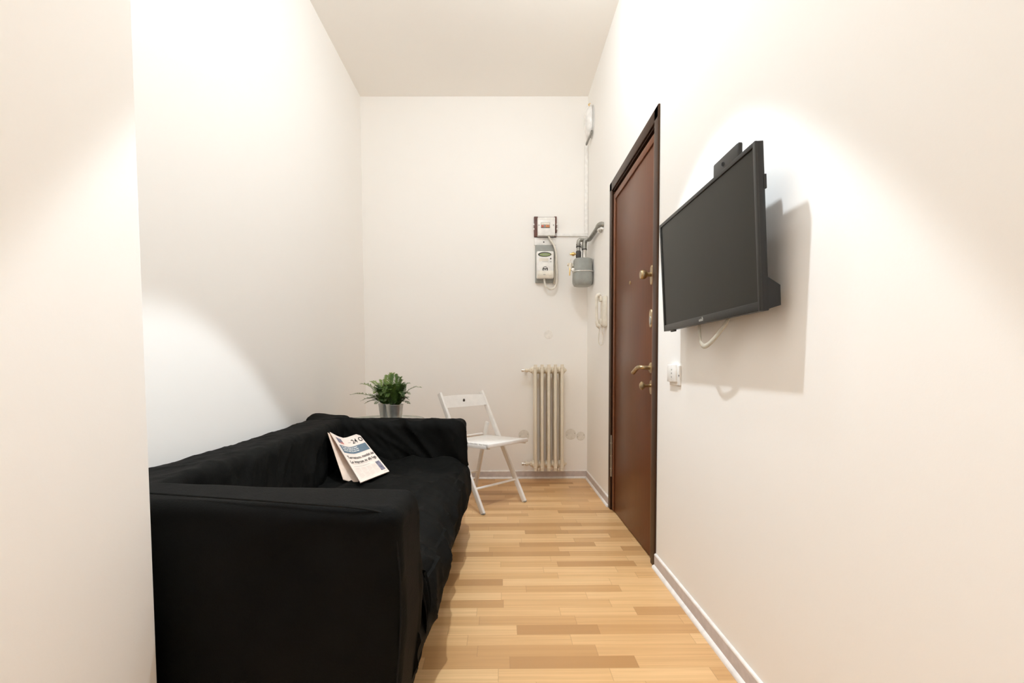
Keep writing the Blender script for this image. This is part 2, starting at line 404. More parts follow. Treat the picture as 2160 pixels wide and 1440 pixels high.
# lever
bm = B(); lathe(bm, [(0.026, 0.0), (0.026, 0.006), (0.020, 0.010), (0.0, 0.010)], (LX, KY-0.01, 0.948), (-1, 0, 0)); o = obj('handle_rose', bm, M_BRONZE, leaf)
bm = B(); tube(bm, smooth_path([(LX-0.008, KY-0.01, 0.948), (LX-0.045, KY-0.01, 0.950), (LX-0.056, KY+0.000, 0.951), (LX-0.058, KY+0.030, 0.948), (LX-0.058, KY+0.065, 0.938), (LX-0.058, KY+0.11, 0.923)], 5), [0.010]*6+[0.0095]*8+[0.0105]*12, 12); obj('lever_handle', bm, M_BRONZE, o)
# lower knob
bm = B(); oval_plate(bm, KY-0.01, 0.852, 0.021, 0.034, LX); o = obj('lock_plate', bm, M_BRONZE, leaf)
bm = B(); lathe(bm, [(0.008, 0.002), (0.0075, 0.030), (0.012, 0.036), (0.020, 0.043), (0.021, 0.050), (0.013, 0.057), (0.0, 0.059)], (LX, KY-0.01, 0.860), (-1, 0, 0)); obj('knob', bm, M_BRONZE, o)

# ---------------------------------------------------------------- radiator
rad = thing('radiator', 'ivory cast iron column radiator with five sections on the back wall', 'radiator', (0.39, 3.965, 0))
RX0, RP = 0.278, 0.0545
for i in range(5):
    x = RX0 + i*RP; bm = B()
    for j, y in enumerate((3.893, 3.935, 3.977, 4.017)):
        tube(bm, [(x, y, 0.125), (x, y, 0.145), (x, y, 0.92), (x, y, 0.945)], [0.010, 0.0125, 0.0125, 0.010], 12)
    box(bm, (x-0.005, 3.896, 0.14), (x+0.005, 4.015, 0.93), 0.002)  # web plate added between the columns to darken the gaps
    for z in (0.145, 0.925):
        # rounded header joining the columns
        tube(bm, smooth_path([(x, 3.893, z), (x, 3.955, z+(0.012 if z > 0.5 else -0.012)), (x, 4.017, z)], 4), 0.0165, 12, flat=1.4)
        lathe(bm, [(0.026, -0.0265), (0.030, -0.020), (0.030, 0.020), (0.026, 0.0265)], (x, 3.955, z), (1, 0, 0), 24)
        s = bmesh.ops.create_uvsphere(bm, u_segments=12, v_segments=8, radius=0.0155, matrix=Matrix.Translation((x, 3.893, z+(0.022 if z > 0.5 else -0.022))))
    tube(bm, [(x, 3.893, 0.098), (x, 3.893, 0.16)], 0.0135, 12); tube(bm, [(x, 3.893, 0.91), (x, 3.893, 0.972)], 0.0135, 12)
    obj('section', bm, M_IVORY, rad)
for z in (0.925, 0.145):
    bm = B(); xv = RX0-0.0265
    lathe(bm, [(0.020, 0.0), (0.022, 0.004), (0.022, 0.012), (0.014, 0.016), (0.012, 0.030)], (xv, 3.955, z), (-1, 0, 0), 6)
    lathe(bm, [(0.013, 0.028), (0.015, 0.034), (0.014, 0.052), (0.009, 0.056)], (xv, 3.955, z), (-1, 0, 0), 16)
    tube(bm, [(xv-0.045, 3.955, z), (xv-0.045, 4.0, z), (xv-0.045, 4.05, z)], 0.010, 12)
    v = obj('valve', bm, M_IVORY, rad)
    bm = B(); lathe(bm, [(0.007, 0.055), (0.007, 0.064), (0.013, 0.066), (0.014, 0.084), (0.0, 0.086)], (xv, 3.955, z), (-1, 0, 0), 10); obj('valve_cap', bm, M_STEEL, v)
    bm = B(); xe = RX0+4*RP+0.0265; lathe(bm, [(0.018, 0), (0.018, 0.008), (0.010, 0.010), (0.009, 0.018), (0, 0.018)], (xe, 3.955, z), (1, 0, 0), 6); obj('end_plug', bm, M_IVORY, rad)
for x in (0.305, 0.468):
    bm = B(); box(bm, (x-0.006, 3.90, 0.092), (x+0.006, 4.051, 0.112), 0.002); obj('wall_bracket', bm, M_IVORY, rad)

# ---------------------------------------------------------------- round cover plates on the back wall
for (x, z, r, m, lab) in ((0.401, 1.227, 0.037, M_PLATE, 'round cream wall cover plate above the radiator'),
                       (0.190, 0.373, 0.046, M_PLATEG, 'round screwed cover plate between white chair and radiator'),
                       (0.590, 0.378, 0.046, M_PLATEG, 'larger round cover plate just right of the radiator'),
                       (0.676, 0.362, 0.037, M_PLATEG, 'smaller round cover plate nearest the back right corner')):
    c = thing('cover_plate', lab, 'cover plate', (x, YB, z), 'round cover plates on the back wall')
    obj('disc', lathe(B(), [(r, 0.0), (r, 0.002), (r*0.96, 0.004), (0.0, 0.0045)], (x, YB, z), (0, -1, 0), 40), m, c)
    if z < 1:
        for s in (-1, 1):
            obj('screw', lathe(B(), [(0.0035, 0), (0.0035, 0.0055), (0, 0.006)], (x+s*r*0.72, YB, z+s*0.008), (0, -1, 0), 12), M_GALV, c)

# ---------------------------------------------------------------- breaker panel
pn = thing('breaker_panel', 'white breaker box with orange switches on a brown backboard', 'fuse box', (0.375, YB, 2.03))
bm = B(); box(bm, (0.279, 4.030, 2.036), (0.311, YB-0.001, 2.203), 0.003); box(bm, (0.448, 4.030, 2.070), (0.468, YB-0.001, 2.203), 0.003); box(bm, (0.300, 4.036, 2.036), (0.455, YB-0.001, 2.2), 0.002)
box(bm, (0.448, 4.030, 2.036), (0.468, YB-0.001, 2.041), 0.001)
obj('backboard', bm, M_BROWN, pn)
for z in (2.098, 2.135):
    for x in (0.277, 0.470):
        obj('mounting_clip', box(B(), (x-0.005, 4.022, z-0.007), (x+0.005, 4.036, z+0.007), 0.002), M_WHITEP, pn)
cv = obj('cover', box(B(), (0.306, 3.990, 2.036), (0.450, 4.034, 2.184), 0.004), M_WHITEP, pn)
obj('cover_lip', box(B(), (0.312, 3.9885, 2.168), (0.444, 3.9905, 2.171), 0.0005), M_CREAMP, cv)
obj('window_frame', box(B(), (0.3325, 3.987, 2.096), (0.4075, 3.9905, 2.141), 0.002), M_GREYP, cv).name
obj('window_strip', box(B(), (0.3355, 3.986, 2.122), (0.4045, 3.9885, 2.138), 0.001), M_CREAMP, cv)
for x0, x1, m in ((0.337, 0.345, M_RED), (0.347, 0.355, M_RED), (0.372, 0.381, M_ORANGE), (0.3835, 0.3925, M_ORANGE), (0.395, 0.402, M_ORANGE)):
    obj('breaker_switch', box(B(), (x0, 3.979, 2.101), (x1, 3.989, 2.118), 0.0015), m, cv)
for x in (0.317, 0.437): obj('screw', lathe(B(), [(0.0035, 0), (0.0035, 0.001), (0, 0.0012)], (x, 3.990, 2.120), (0, -1, 0), 12), M_DARK, cv)

# white adaptor plate + electricity meter
pl = thing('mounting_plate', 'blank white plate with a dark screw between breaker box and meter', 'cover plate', (0.37, YB, 1.972))
obj('plate', box(B(), (0.281, 4.038, 1.969), (0.461, YB-0.001, 2.031), 0.003), M_WHITEP, pl)
obj('screw', lathe(B(), [(0.0055, 0), (0.0055, 0.002), (0, 0.0025)], (0.360, 4.038, 1.994), (0, -1, 0), 16), M_DARK, pl)
mt = thing('electricity_meter', 'white electricity meter with oval green display on a grey backing', 'electricity meter', (0.37, YB, 1.66))
obj('backing', box(B(), (0.289, 4.022, 1.656), (0.453, YB-0.001, 1.966), 0.006), M_GREYP, mt)
def meter_case():
    return box(B(), (0.296, 3.972, 1.684), (0.437, 4.0215, 1.905), 0.010, 3)
mc = obj('case', meter_case(), M_WHITEP, mt)
bm = B(); prof = []
for k in range(13):
    t = k/12; prof.append((1.745 - 0.058*t, 3.9715 - 0.009*math.sin(math.pi*t)))
for (z0, y0), (z1, y1) in zip(prof, prof[1:]):
    vs = [bm.verts.new(p) for p in ((0.300, y0, z0), (0.433, y0, z0), (0.433, y1, z1), (0.300, y1, z1))]; bm.faces.new(vs)
bmesh.ops.remove_doubles(bm, verts=bm.verts[:], dist=1e-5)
obj('terminal_cover', bm, M_CREAMP, mc)
def ell_y(bm, x, z, a, b, y, th, seg=40):
    f = [bm.verts.new((x+a*math.cos(k*2*math.pi/seg), y-th, z+b*math.sin(k*2*math.pi/seg))) for k in range(seg)]
    g = [bm.verts.new((x+a*1.04*math.cos(k*2*math.pi/seg), y, z+b*1.06*math.sin(k*2*math.pi/seg))) for k in range(seg)]
    for k in range(seg): bm.faces.new((f[k], f[(k+1) % seg], g[(k+1) % seg], g[k]))
    bm.faces.new(f[::-1]); return bm
obj('display_rim', ell_y(B(), 0.362, 1.877, 0.053, 0.0185, 3.972, 0.003), M_DARK, mc)
dp = obj('display', ell_y(B(), 0.364, 1.875, 0.043, 0.012, 3.969, 0.0008), M_LCD, mc)
obj('display_bar', box(B(), (0.350, 3.9675, 1.873), (0.388, 3.9685, 1.8785)), M_GREYP, mc)
obj('button', lathe(B(), [(0.0058, 0), (0.0058, 0.004), (0, 0.005)], (0.411, 3.972, 1.842), (0, -1, 0), 16), M_DARK, mc)
obj('key_icon', box(B(), (0.404, 3.9712, 1.815), (0.419, 3.9722, 1.820)), M_GREYP, mc)
obj('key_icon', lathe(B(), [(0.006, 0), (0.006, 0.0006), (0, 0.0006)], (0.423, 3.972, 1.877), (0, -1, 0), 16), M_CREAMP, mc)
obj('label_plate', box(B(), (0.315, 3.9712, 1.822), (0.392, 3.9722, 1.846)), M_CREAMP, mc)
obj('label_line', box(B(), (0.342, 3.9708, 1.8165), (0.392, 3.9722, 1.8185)), M_GREYP, mc)
obj('logo_disc', lathe(B(), [(0.0225, 0), (0.0225, 0.001), (0, 0.001)], (0.366, 3.972, 1.756), (0, -1, 0), 32), M_DARK, mc)
for dx, dz, a, b in ((-0.010, -0.007, 0.0035, 0.009), (0.0, -0.010, 0.003, 0.008), (0.010, -0.007, 0.0035, 0.009), (0, 0.012, 0.012, 0.004)):
    obj('logo_mark', ell_y(B(), 0.366+dx, 1.756+dz, a, b, 3.971, 0.0006, 16), M_WHITEP, mc)
obj('maker_mark', box(B(), (0.349, 3.961, 1.709), (0.368, 3.9645, 1.713)), M_GREYP, mc)
obj('maker_mark', box(B(), (0.357, 3.9712, 1.7335), (0.374, 3.9722, 1.7355)), M_GREYP, mc)
obj('cable', tube(B(), smooth_path([(0.398, 4.015, 2.038), (0.412, 4.005, 2.005), (0.438, 3.995, 1.962), (0.457, 3.992, 1.90), (0.463, 3.992, 1.80), (0.466, 3.995, 1.70), (0.462, 3.998, 1.64), (0.440, 4.0, 1.606), (0.408, 4.0, 1.598), (0.378, 4.0, 1.618), (0.364, 4.0, 1.655), (0.360, 4.0, 1.686)], 8), 0.0085, 12), M_CABLEW, mt)
obj('cable', tube(B(), smooth_path([(0.400, 4.024, 2.033), (0.425, 4.022, 2.0), (0.448, 4.020, 1.955), (0.459, 4.020, 1.90), (0.453, 4.012, 1.83), (0.448, 4.006, 1.74), (0.446, 4.010, 1.68), (0.441, 4.035, 1.648)], 8), 0.0065, 10), M_CABLE, mt)

# trunking
tr = obj('cable_trunking', box(box(B(), (0.469, 4.036, 2.041), (0.7295, YB-0.001, 2.063), 0.002), (0.700, 4.030, 2.060), (0.7290, YB-0.001, 2.785), 0.003), M_WHITEP)
tag(tr, 'slim white cable trunking from breaker box up to the wall lamp', 'cable trunking')

# ---------------------------------------------------------------- wall lamp (unlit oval bulkhead)
wl = thing('bulkhead_lamp', 'white oval bulkhead lamp high on right wall near the corner', 'wall lamp', (XR, 3.86, 2.89))
def oval_dome(bm, cy, cz, a, b, x0, depth, power=2.0, seg=40, rings=10):
    prev = None
    for r in range(rings+1):
        t = r/rings; s = math.cos(t*math.pi/2)**(2/power) if r < rings else 0
        x = x0 - depth*math.sin(t*math.pi/2)
        if s < 1e-5: ring = [bm.verts.new((x, cy, cz))]
        else: ring = [bm.verts.new((x, cy+a*s*math.cos(k*2*math.pi/seg), cz+b*s*math.sin(k*2*math.pi/seg))) for k in range(seg)]
        if prev:
            for k in range(seg):
                if len(ring) == 1: bm.faces.new((prev[k], prev[(k+1) % seg], ring[0]))
                else: bm.faces.new((prev[k], prev[(k+1) % seg], ring[(k+1) % seg], ring[k]))
        prev = ring
    return bm
bm = B(); oval_dome(bm, 3.86, 2.885, 0.088, 0.125, XR-0.0005, 0.016, 6.0); obj('housing', bm, M_LAMPRIM, wl)
bm = B(); oval_dome(bm, 3.862, 2.890, 0.078, 0.115, XR-0.014, 0.050, 3.0); obj('glass', bm, M_LAMPG, wl)
obj('hook', tube(B(), smooth_path([(XR-0.002, 3.88, 3.005), (XR-0.02, 3.885, 3.022), (XR-0.026, 3.885, 3.032), (XR-0.012, 3.885, 3.04)], 4), 0.004, 8), M_BRASS, wl)
bm = B(); bar(bm, (XR-0.015, 3.80, 2.785), (XR-0.030, 3.96, 2.755), 0.02, 0.012, (0, 0, 1)); obj('clamp', bm, M_GALV, wl)

# ---------------------------------------------------------------- gas meter
gm = thing('gas_meter', 'grey gas meter hanging from galvanised pipes in the back corner', 'gas meter', (0.648, 3.83, 1.60))
GX, GY = 0.650, 3.83
def rring(cx, cy, hx, hy, r, z, seg=8):
    out = []
    for q, (sx, sy) in enumerate(((1, 1), (-1, 1), (-1, -1), (1, -1))):
        for k in range(seg+1):
            a = (q + k/seg)*math.pi/2
            out.append(V((cx+sx*(hx-r)+r*math.cos(a), cy+sy*(hy-r)+r*math.sin(a), z)))
    return out
def loft(bm, rings):
    R = [[bm.verts.new(p) for p in r] for r in rings]
    for a, c in zip(R, R[1:]):
        for k in range(len(a)): bm.faces.new((a[k], a[(k+1) % len(a)], c[(k+1) % len(a)], c[k]))
    bm.faces.new(R[0][::-1]); bm.faces.new(R[-1]); return bm
bm = B(); loft(bm, [rring(GX, GY, hx, hy, r, z) for hx, hy, r, z in ((0.052, 0.05, 0.03, 1.592), (0.066, 0.062, 0.04, 1.597), (0.076, 0.074, 0.05, 1.618), (0.077, 0.076, 0.05, 1.640), (0.076, 0.075, 0.05, 1.700))]); body = obj('lower_casing', bm, M_METER, gm)
bm = B(); loft(bm, [rring(GX, GY, hx, hy, r, z) for hx, hy, r, z in ((0.073, 0.072, 0.045, 1.700), (0.072, 0.071, 0.045, 1.780), (0.069, 0.068, 0.042, 1.800), (0.062, 0.060, 0.04, 1.806))]); obj('upper_casing', bm, M_METER, gm)
bm = B(); loft(bm, [rring(GX, GY, hx, hx, 0.05, z) for hx, z in ((0.0775, 1.696), (0.080, 1.698), (0.080, 1.704), (0.0775, 1.706))]); obj('flange', bm, M_STEEL, gm)
bm = B(); vs = [bm.verts.new(p) for p in ((0.697, 3.7615, 1.690), (0.722, 3.786, 1.675), (0.722, 3.784, 1.635), (0.700, 3.760, 1.625))]; bm.faces.new(vs)
bmesh.ops.solidify(bm, geom=bm.faces[:], thickness=0.001); obj('sticker', bm, M_WHITEP, gm)
bm = B(); lathe(bm, [(0.020, 0), (0.020, 0.008), (0.0165, 0.010), (0.0165, 0.085), (0.0185, 0.088), (0.0185, 0.10)], (0.664, GY, 1.806)); rise = obj('outlet_pipe', bm, M_STEEL, gm)
obj('pipe_ring', lathe(B(), [(0.021, 0), (0.021, 0.007)], (0.664, GY, 1.808)), M_DARK, rise)
obj('pipe_ring', lathe(B(), [(0.0205, 0), (0.0205, 0.010)], (0.664, GY, 1.876)), M_DARK, rise)
bm = B(); lathe(bm, [(0.0195, 0), (0.0195, 0.05)], (0.664, GY, 1.886)); obj('pipe_coupling', bm, M_GALV, rise)
bm = B(); tube(bm, smooth_path([(0.664, GY, 1.93), (0.668, GY, 1.950), (0.684, GY, 1.958), (0.698, GY-0.006, 1.958), (0.703, GY-0.04, 1.957), (0.703, 3.62, 1.957), (0.703, 3.48, 1.957), (0.704, 3.44, 1.958), (0.715, 3.425, 1.958), (0.7295, 3.423, 1.958)], 6), 0.0165, 14); obj('supply_pipe', bm, M_GALV, gm)
bm = B(); tube(bm, [(0.703, 3.48, 1.957), (0.703, 3.445, 1.957), (0.709, 3.428, 1.957), (0.720, 3.424, 1.957)], 0.021, 14); obj('pipe_elbow', bm, M_GALV, gm)
bm = B(); tube(bm, smooth_path([(0.7285, 3.50, 1.925), (0.712, 3.50, 1.930), (0.700, 3.46, 1.932), (0.712, 3.42, 1.930), (0.7285, 3.42, 1.926)], 5), 0.008, 10); obj('plaster_collar', bm, M_WHITEP, gm)
bm = B(); tube(bm, smooth_path([(0.617, GY, 1.806), (0.617, GY, 1.90), (0.617, GY, 1.935), (0.626, GY, 1.955), (0.648, GY+0.01, 1.958), (0.675, GY+0.02, 1.958), (0.685, GY+0.08, 1.958), (0.685, YB, 1.958)], 6), 0.0155, 14); inlet = obj('inlet_pipe', bm, M_GALV, gm)
for z in (1.898, 1.915): obj('pipe_ring', lathe(B(), [(0.019, 0), (0.019, 0.009)], (0.617, GY, z)), M_DARK if z < 1.9 else M_GALV, inlet)
obj('valve_body', lathe(B(), [(0.019, 0), (0.021, 0.01), (0.021, 0.045), (0.017, 0.055)], (0.617, GY, 1.815)), M_DARK, inlet)
bm = B(); lathe(bm, [(0.007, 0.015), (0.007, 0.03), (0.014, 0.032), (0.016, 0.042), (0.013, 0.052), (0.0, 0.054)], (0.617, GY, 1.846), (-1, 0, 0), 14); box(bm, (0.549, GY-0.006, 1.838), (0.575, GY+0.006, 1.852), 0.003); obj('valve_tap', bm, M_BRASS, inlet)
# stopcock cluster left of the meter
sc = obj('stopcock', lathe(B(), [(0.012, 0.0), (0.016, 0.004), (0.016, 0.035), (0.010, 0.045), (0.010, 0.07)], (0.600, GY+0.02, 1.750), (-1, 0, 0.25), 14), M_IVORY, gm)
obj('stopcock_nut', lathe(B(), [(0.014, 0), (0.015, 0.003), (0.015, 0.018), (0, 0.020)], (0.571, GY-0.02, 1.715), (0, -1, 0.1), 6), M_STEEL, sc)
bm = B(); tube(bm, [(0.556, GY+0.01, 1.775), (0.553, GY, 1.740), (0.556, GY, 1.715)], [0.012, 0.015, 0.012], 12); tube(bm, [(0.553, GY, 1.79), (0.558, GY, 1.805)], 0.002, 6); tube(bm, [(0.528, GY, 1.774), (0.556, GY, 1.776)], 0.002, 6); obj('stopcock_body', bm, M_IVORY, sc)
bm = B(); bar(bm, (0.549, GY-0.01, 1.735), (0.545, GY-0.012, 1.675), 0.010, 0.004, (1, 0, 0)); obj('stopcock_key', bm, M_BRASS, sc)
bm = B(); bar(bm, (0.566, GY-0.01, 1.715), (0.566, GY-0.012, 1.675), 0.007, 0.004, (1, 0, 0)); obj('stopcock_tag', bm, M_WHITEP, sc)

# ---------------------------------------------------------------- intercom phone
ph = thing('intercom_phone', 'cream wall intercom handset beside the brown door', 'intercom', (XR, 3.34, 1.22))
obj('base', box(B(), (0.700, 3.285, 1.228), (XR-0.0005, 3.385, 1.440), 0.008, 3), M_CREAMP, ph)
bm = B(); hp = smooth_path([(0.690, 3.335, 1.452), (0.668, 3.335, 1.440), (0.664, 3.335, 1.410), (0.664, 3.335, 1.34), (0.667, 3.335, 1.275), (0.672, 3.335, 1.245), (0.690, 3.335, 1.228)], 5)
tube(bm, hp, [0.020, 0.022, 0.022, 0.022, 0.021]+[0.017]*5+[0.013]*11+[0.017]*5+[0.021]*5, 14, flat=0.75, nref=(1, 0, 0)); hs = obj('handset', bm, M_CREAMP, ph)
for z0, z1 in ((1.405, 1.442), (1.240, 1.285)): obj('cradle', box(B(), (0.682, 3.315, z0), (0.7005, 3.355, z1), 0.004), M_CREAMP, ph)
bm = B(); tube(bm, smooth_path([(0.684, 3.33, 1.232), (0.684, 3.33, 1.205), (0.679, 3.33, 1.160), (0.681, 3.33, 1.118), (0.694, 3.33, 1.103), (0.707, 3.33, 1.118), (0.710, 3.33, 1.160), (0.703, 3.33, 1.205), (0.703, 3.33, 1.232)], 6), 0.0038, 8); obj('cord', bm, M_CABLEW, ph)
for x in (0.684, 0.703): obj('cord_plug', lathe(B(), [(0.006, 0), (0.005, 0.018)], (x, 3.33, 1.212)), M_CREAMP, ph)

# ---------------------------------------------------------------- light switch
sw = thing('light_switch', 'white wall switch plate under the television, by the door', 'light switch', (XR, 1.985, 0.88))
obj('plate', box(B(), (XR-0.008, 1.930, 0.876), (XR-0.0005, 2.045, 0.958), 0.003), M_WHITEP, sw)
obj('rocker', box(B(), (XR-0.017, 1.955, 0.890), (XR-0.0075, 2.052, 0.962), 0.003), M_WHITEP, sw)
for z in (0.911, 0.926, 0.941): obj('switch_mark', box(B(), (XR-0.0178, 1.993, z-0.003), (XR-0.0168, 2.000, z+0.003)), M_GREYP, sw)
obj('screw', lathe(B(), [(0.004, 0), (0.004, 0.001), (0, 0.001)], (XR-0.0075, 1.937, 0.917), (-1, 0, 0), 12), M_DARK, sw)

# ---------------------------------------------------------------- television
# tilt: bottom edge nearer the wall than the top
TZ0, TH, TY0, TY1 = 1.0937, 0.4162, 1.1973, 1.9087
def tvp(d, y, z):
    """d = depth behind the front face, z = height above the bottom edge"""
    k = (0.6512-0.6286)/TH; n = V((1, 0, k)).normalized()
    base = V((0.6512-k*z, y, TZ0+z)); return base + n*d
tv = thing('television', 'black flat television mounted on the right wall beside the door', 'television', (0.70, 1.60, TZ0))
def tvbox(d0, d1, y0, y1, z0, z1, bev=0.0):
    bm = box(B(), (d0, y0, z0), (d1, y1, z1), bev)
    for v in bm.verts: v.co = tvp(*v.co)
    return bm
obj('rear_shell', tvbox(0.004, 0.020, TY0, TY1, 0, TH, 0.002), M_BLACKP, tv)
bz = 0.012
bm = B()
for a in ((TY0, TY0+bz, 0, TH), (TY1-bz, TY1, 0, TH), (TY0+bz, TY1-bz, TH-bz, TH), (TY0+bz, TY1-bz, 0, 0.024)):
    t = tvbox(-0.002, 0.005, *a, 0.0012); me = bpy.data.meshes.new('t'); t.to_mesh(me); t.free(); bm.from_mesh(me); bpy.data.meshes.remove(me)
obj('bezel', bm, M_GREYBLACK, tv)
obj('screen', tvbox(0.0015, 0.004, TY0+bz, TY1-bz, 0.024, TH-bz), M_SCREEN, tv, smooth=False)
# lower electronics housing with sloping top, close to the wall
bm = B()
for (d0, d1, y0, y1, z0, z1) in ((0.020, 0.036, TY0+0.11, TY1-0.11, 0.05, TH-0.08),):
    box(bm, (d0, y0, z0), (d1, y1, z1), 0.004)
for y0, y1 in ((TY0+0.004, TY1-0.06),):
    prof = [(0.020, 0.004), (0.052, 0.012), (0.052, 0.062), (0.020, 0.085)]
    a = [bm.verts.new((d, y0, z)) for d, z in prof]; b = [bm.verts.new((d, y1, z)) for d, z in prof]
    for i in range(4): bm.faces.new((a[i], a[(i+1) % 4], b[(i+1) % 4], b[i]))
    bm.faces.new(a[::-1]); bm.faces.new(b)
for v in bm.verts: v.co = tvp(*v.co)
obj('electronics_housing', bm, M_BLACKP, tv)
obj('side_button', tvbox(0.016, 0.024, TY0-0.001, TY0+0.010, 0.30, 0.335, 0.001), M_BLACKP, tv)
obj('wall_mount', box(B(), (0.660, 1.45, 1.21), (XR-0.0005, 1.66, 1.38), 0.003), M_BLACKP, tv)
obj('infrared_receiver', tvbox(0.001, 0.010, 1.8025, 1.8443, -0.007, 0.0, 0.002), M_BLACKP, tv)
n = (tvp(-1, 0, 0)-tvp(0, 0, 0)).normalized(); upv = (tvp(0, 0, 1)-tvp(0, 0, 0)).normalized()
text('logo', 'united', 0.013, tvp(-0.0022, 1.5702, 0.008), (0, -1, 0), upv, M_GLOGO, tv, bold=True)
text('logo_mark', '^', 0.016, tvp(-0.0022, 1.5468, 0.010), (0, -1, 0), upv, M_GLOGO, tv, bold=True)

# set-top box perched on the television
st = thing('media_box', 'small dark box perched on top edge of the television', 'set-top box', tuple(tvp(0.012, 1.3705, TH)))
bm = box(B(), (0.004, 1.2951, TH+0.0008), (0.019, 1.4438, TH+0.042), 0.005, 3)
for v in bm.verts:
    z = v.co.z-TH; v.co = tvp(v.co.x + z*0.05, v.co.y, v.co.z)
obj('case', bm, M_GREYBLACK, st)
bm = tvbox(0.0195, 0.023, 1.345, 1.395, TH+0.002, TH+0.02, 0.001); obj('clip', bm, M_BLACKP, st)
bm = B(); lathe(bm, [(0.0065, 0), (0.0065, 0.0008), (0.005, 0.0008), (0.005, 0.0)], tvp(0.0042, 1.3797, TH+0.018), tuple(n), 24); obj('emblem', bm, M_BLACKP, st)
text('emblem_letter', 'n', 0.008, tvp(0.003, 1.3819, TH+0.0155), (0, -1, 0), upv, M_BLACKP, st)

obj('cable', tube(B(), smooth_path([(0.678, 1.638, 1.120), (0.678, 1.635, 1.084), (0.674, 1.618, 1.047), (0.669, 1.588, 1.025), (0.667, 1.552, 1.022), (0.667, 1.505, 1.037), (0.669, 1.466, 1.059), (0.676, 1.433, 1.087), (0.680, 1.422, 1.110)], 6), 0.0085, 10, flat=0.4, nref=(1, 0, 0)), M_CABLE, tv)

# ---------------------------------------------------------------- sofa
def ridge(p, direction, freq, seed, sharp=2.0):
    """long folds running along `direction`"""
    d = V(direction).normalized(); q = V(p)
    along = d*q.dot(d); across = q-along
    s = across*freq + along*freq*0.16 + V((seed, seed*1.7, -seed))
    v = noise.noise(s + noise.noise_vector(q*2.3)*0.35)
    return (1-abs(v)*2.2)**sharp if abs(v) < 0.45 else 0.0
def nz(p, f, seed): return noise.noise(V(p)*f + V((seed, -seed, seed*0.5)))

sofa = thing('sofa', 'black fabric covered sofa along the left wall', 'sofa', (-0.65, 1.9, 0))
SY0, SY1 = 0.955, 2.845
def lerp(a, b, t): return a+(b-a)*t
# base / skirt under the seat
def base_warp(p):
    return (p.x - 0.675, p.y + (SY0+SY1)/2, p.z+0.1375)
def base_disp(p, n):
    return 0.004*nz(p, 7, 3) + 0.004*ridge(p, (0, 0.2, 1), 9, 4)*(n.x > 0.5)
obj('base', soft_block(B(), (0.815, SY1-SY0-0.06, 0.265), 0.02, 0.02, base_warp, base_disp), M_FAB, sofa)

# backrest
BX0, BX1 = -1.085, -0.865
def back_warp(p):
    t = (p.z+0.25)/0.5   # 0 bottom .. 1 top
    x = lerp(BX0+0.0, BX0, t) if p.x < 0 else 0
    u = (p.x+0.12)/0.24
    xb = BX0; xf = lerp(-0.80, -0.885, t)
    z = 0.165 + t*0.497
    y = p.y + (SY0+SY1)/2
    z += 0.006*math.sin(y*2.3+0.6)*t + 0.010*t*max(0, (y-2.3)/0.5)
    return (lerp(xb, xf, u), y, z)
def back_disp(p, n):
    a = 0.016*ridge(p, (0.0, 0.75, 0.66), 4.2, 11) + 0.010*ridge(p, (0.1, 0.5, 0.85), 10, 5) + 0.006*ridge(p, (0.1, 0.62, 0.78), 22, 8, 3)
    return (a-0.009)*(0.35 if n.x < -0.3 else 1.0)*(1.0-0.7*max(0.0, min(1.0, (p.z-0.60)/0.06))) + 0.003*nz(p, 9, 1)
obj('backrest', soft_block(B(), (0.24, SY1-SY0-0.05, 0.50), 0.035, 0.010, back_warp, back_disp), M_FAB, sofa)

# arms
def arm(y_out_f, y_out_b, y_in_f, y_in_b, z_f, z_b, far, seed):
    def warp(p):
        u = (p.x+0.435)/0.87      # 0 back .. 1 front
        v = (p.y+0.1)/0.2         # 0 = low y, 1 = high y
        t = min(1, max(0, (p.z+0.33)/0.66)); u = min(1, max(0, u))
        xf = -0.212 + (0.010 if not far else 0.0)*v
        xf -= 0.052*(1-min(1, t/0.62))**1.3
        x = lerp(-1.085, xf, u)
        x += 0.006*math.sin(t*3.1)*u
        lo, hi = ((y_out_f, y_out_b), (y_in_f, y_in_b)) if not far else ((y_in_f, y_in_b), (y_out_f, y_out_b))
        tt = t**0.7
        ylo = lerp(lerp(lo[1], SY0+0.005, 1-tt) if not far else lo[1], lo[0], u**0.8)
        yhi = lerp(hi[1], hi[0], u)
        zt = lerp(z_b, z_f, u**0.8)
        z = 0.005 + t*(zt-0.005)
        bulge = 0.008*math.sin(math.pi*min(1, max(0, t)))
        y = lerp(ylo-bulge, yhi+bulge*0.5, v)
        return (x, y, z)
    def disp(p, n):
        if far:
            f = 0.006*ridge(p, (0.6, 0, -0.8), 20, seed+5, 3) + 0.020*ridge(p, (0.55, 0, -0.85), 5.5, seed) + 0.010*ridge(p, (0.75, 0, -0.6), 11, seed+3)
            k = 1.0 if n.y < -0.3 else 0.35
        else:
            f = 0.008*ridge(p, (0.8, 0.1, 0.45), 4.5, seed) + 0.004*ridge(p, (1, 0, 0.1), 9, seed+3)
            k = 0.8 if abs(n.z) < 0.5 else 0.4
        return (f-0.004)*k + 0.0025*nz(p, 8, seed)
    return soft_block(B(), (0.87, 0.2, 0.66), 0.034, 0.010, warp, disp)
obj('armrest', arm(0.958, 1.035, 1.165, 1.195, 0.664, 0.684, False, 21), M_FAB, sofa)
obj('armrest', arm(SY1, SY1, 2.655, 2.640, 0.651, 0.659, True, 33), M_FAB, sofa)
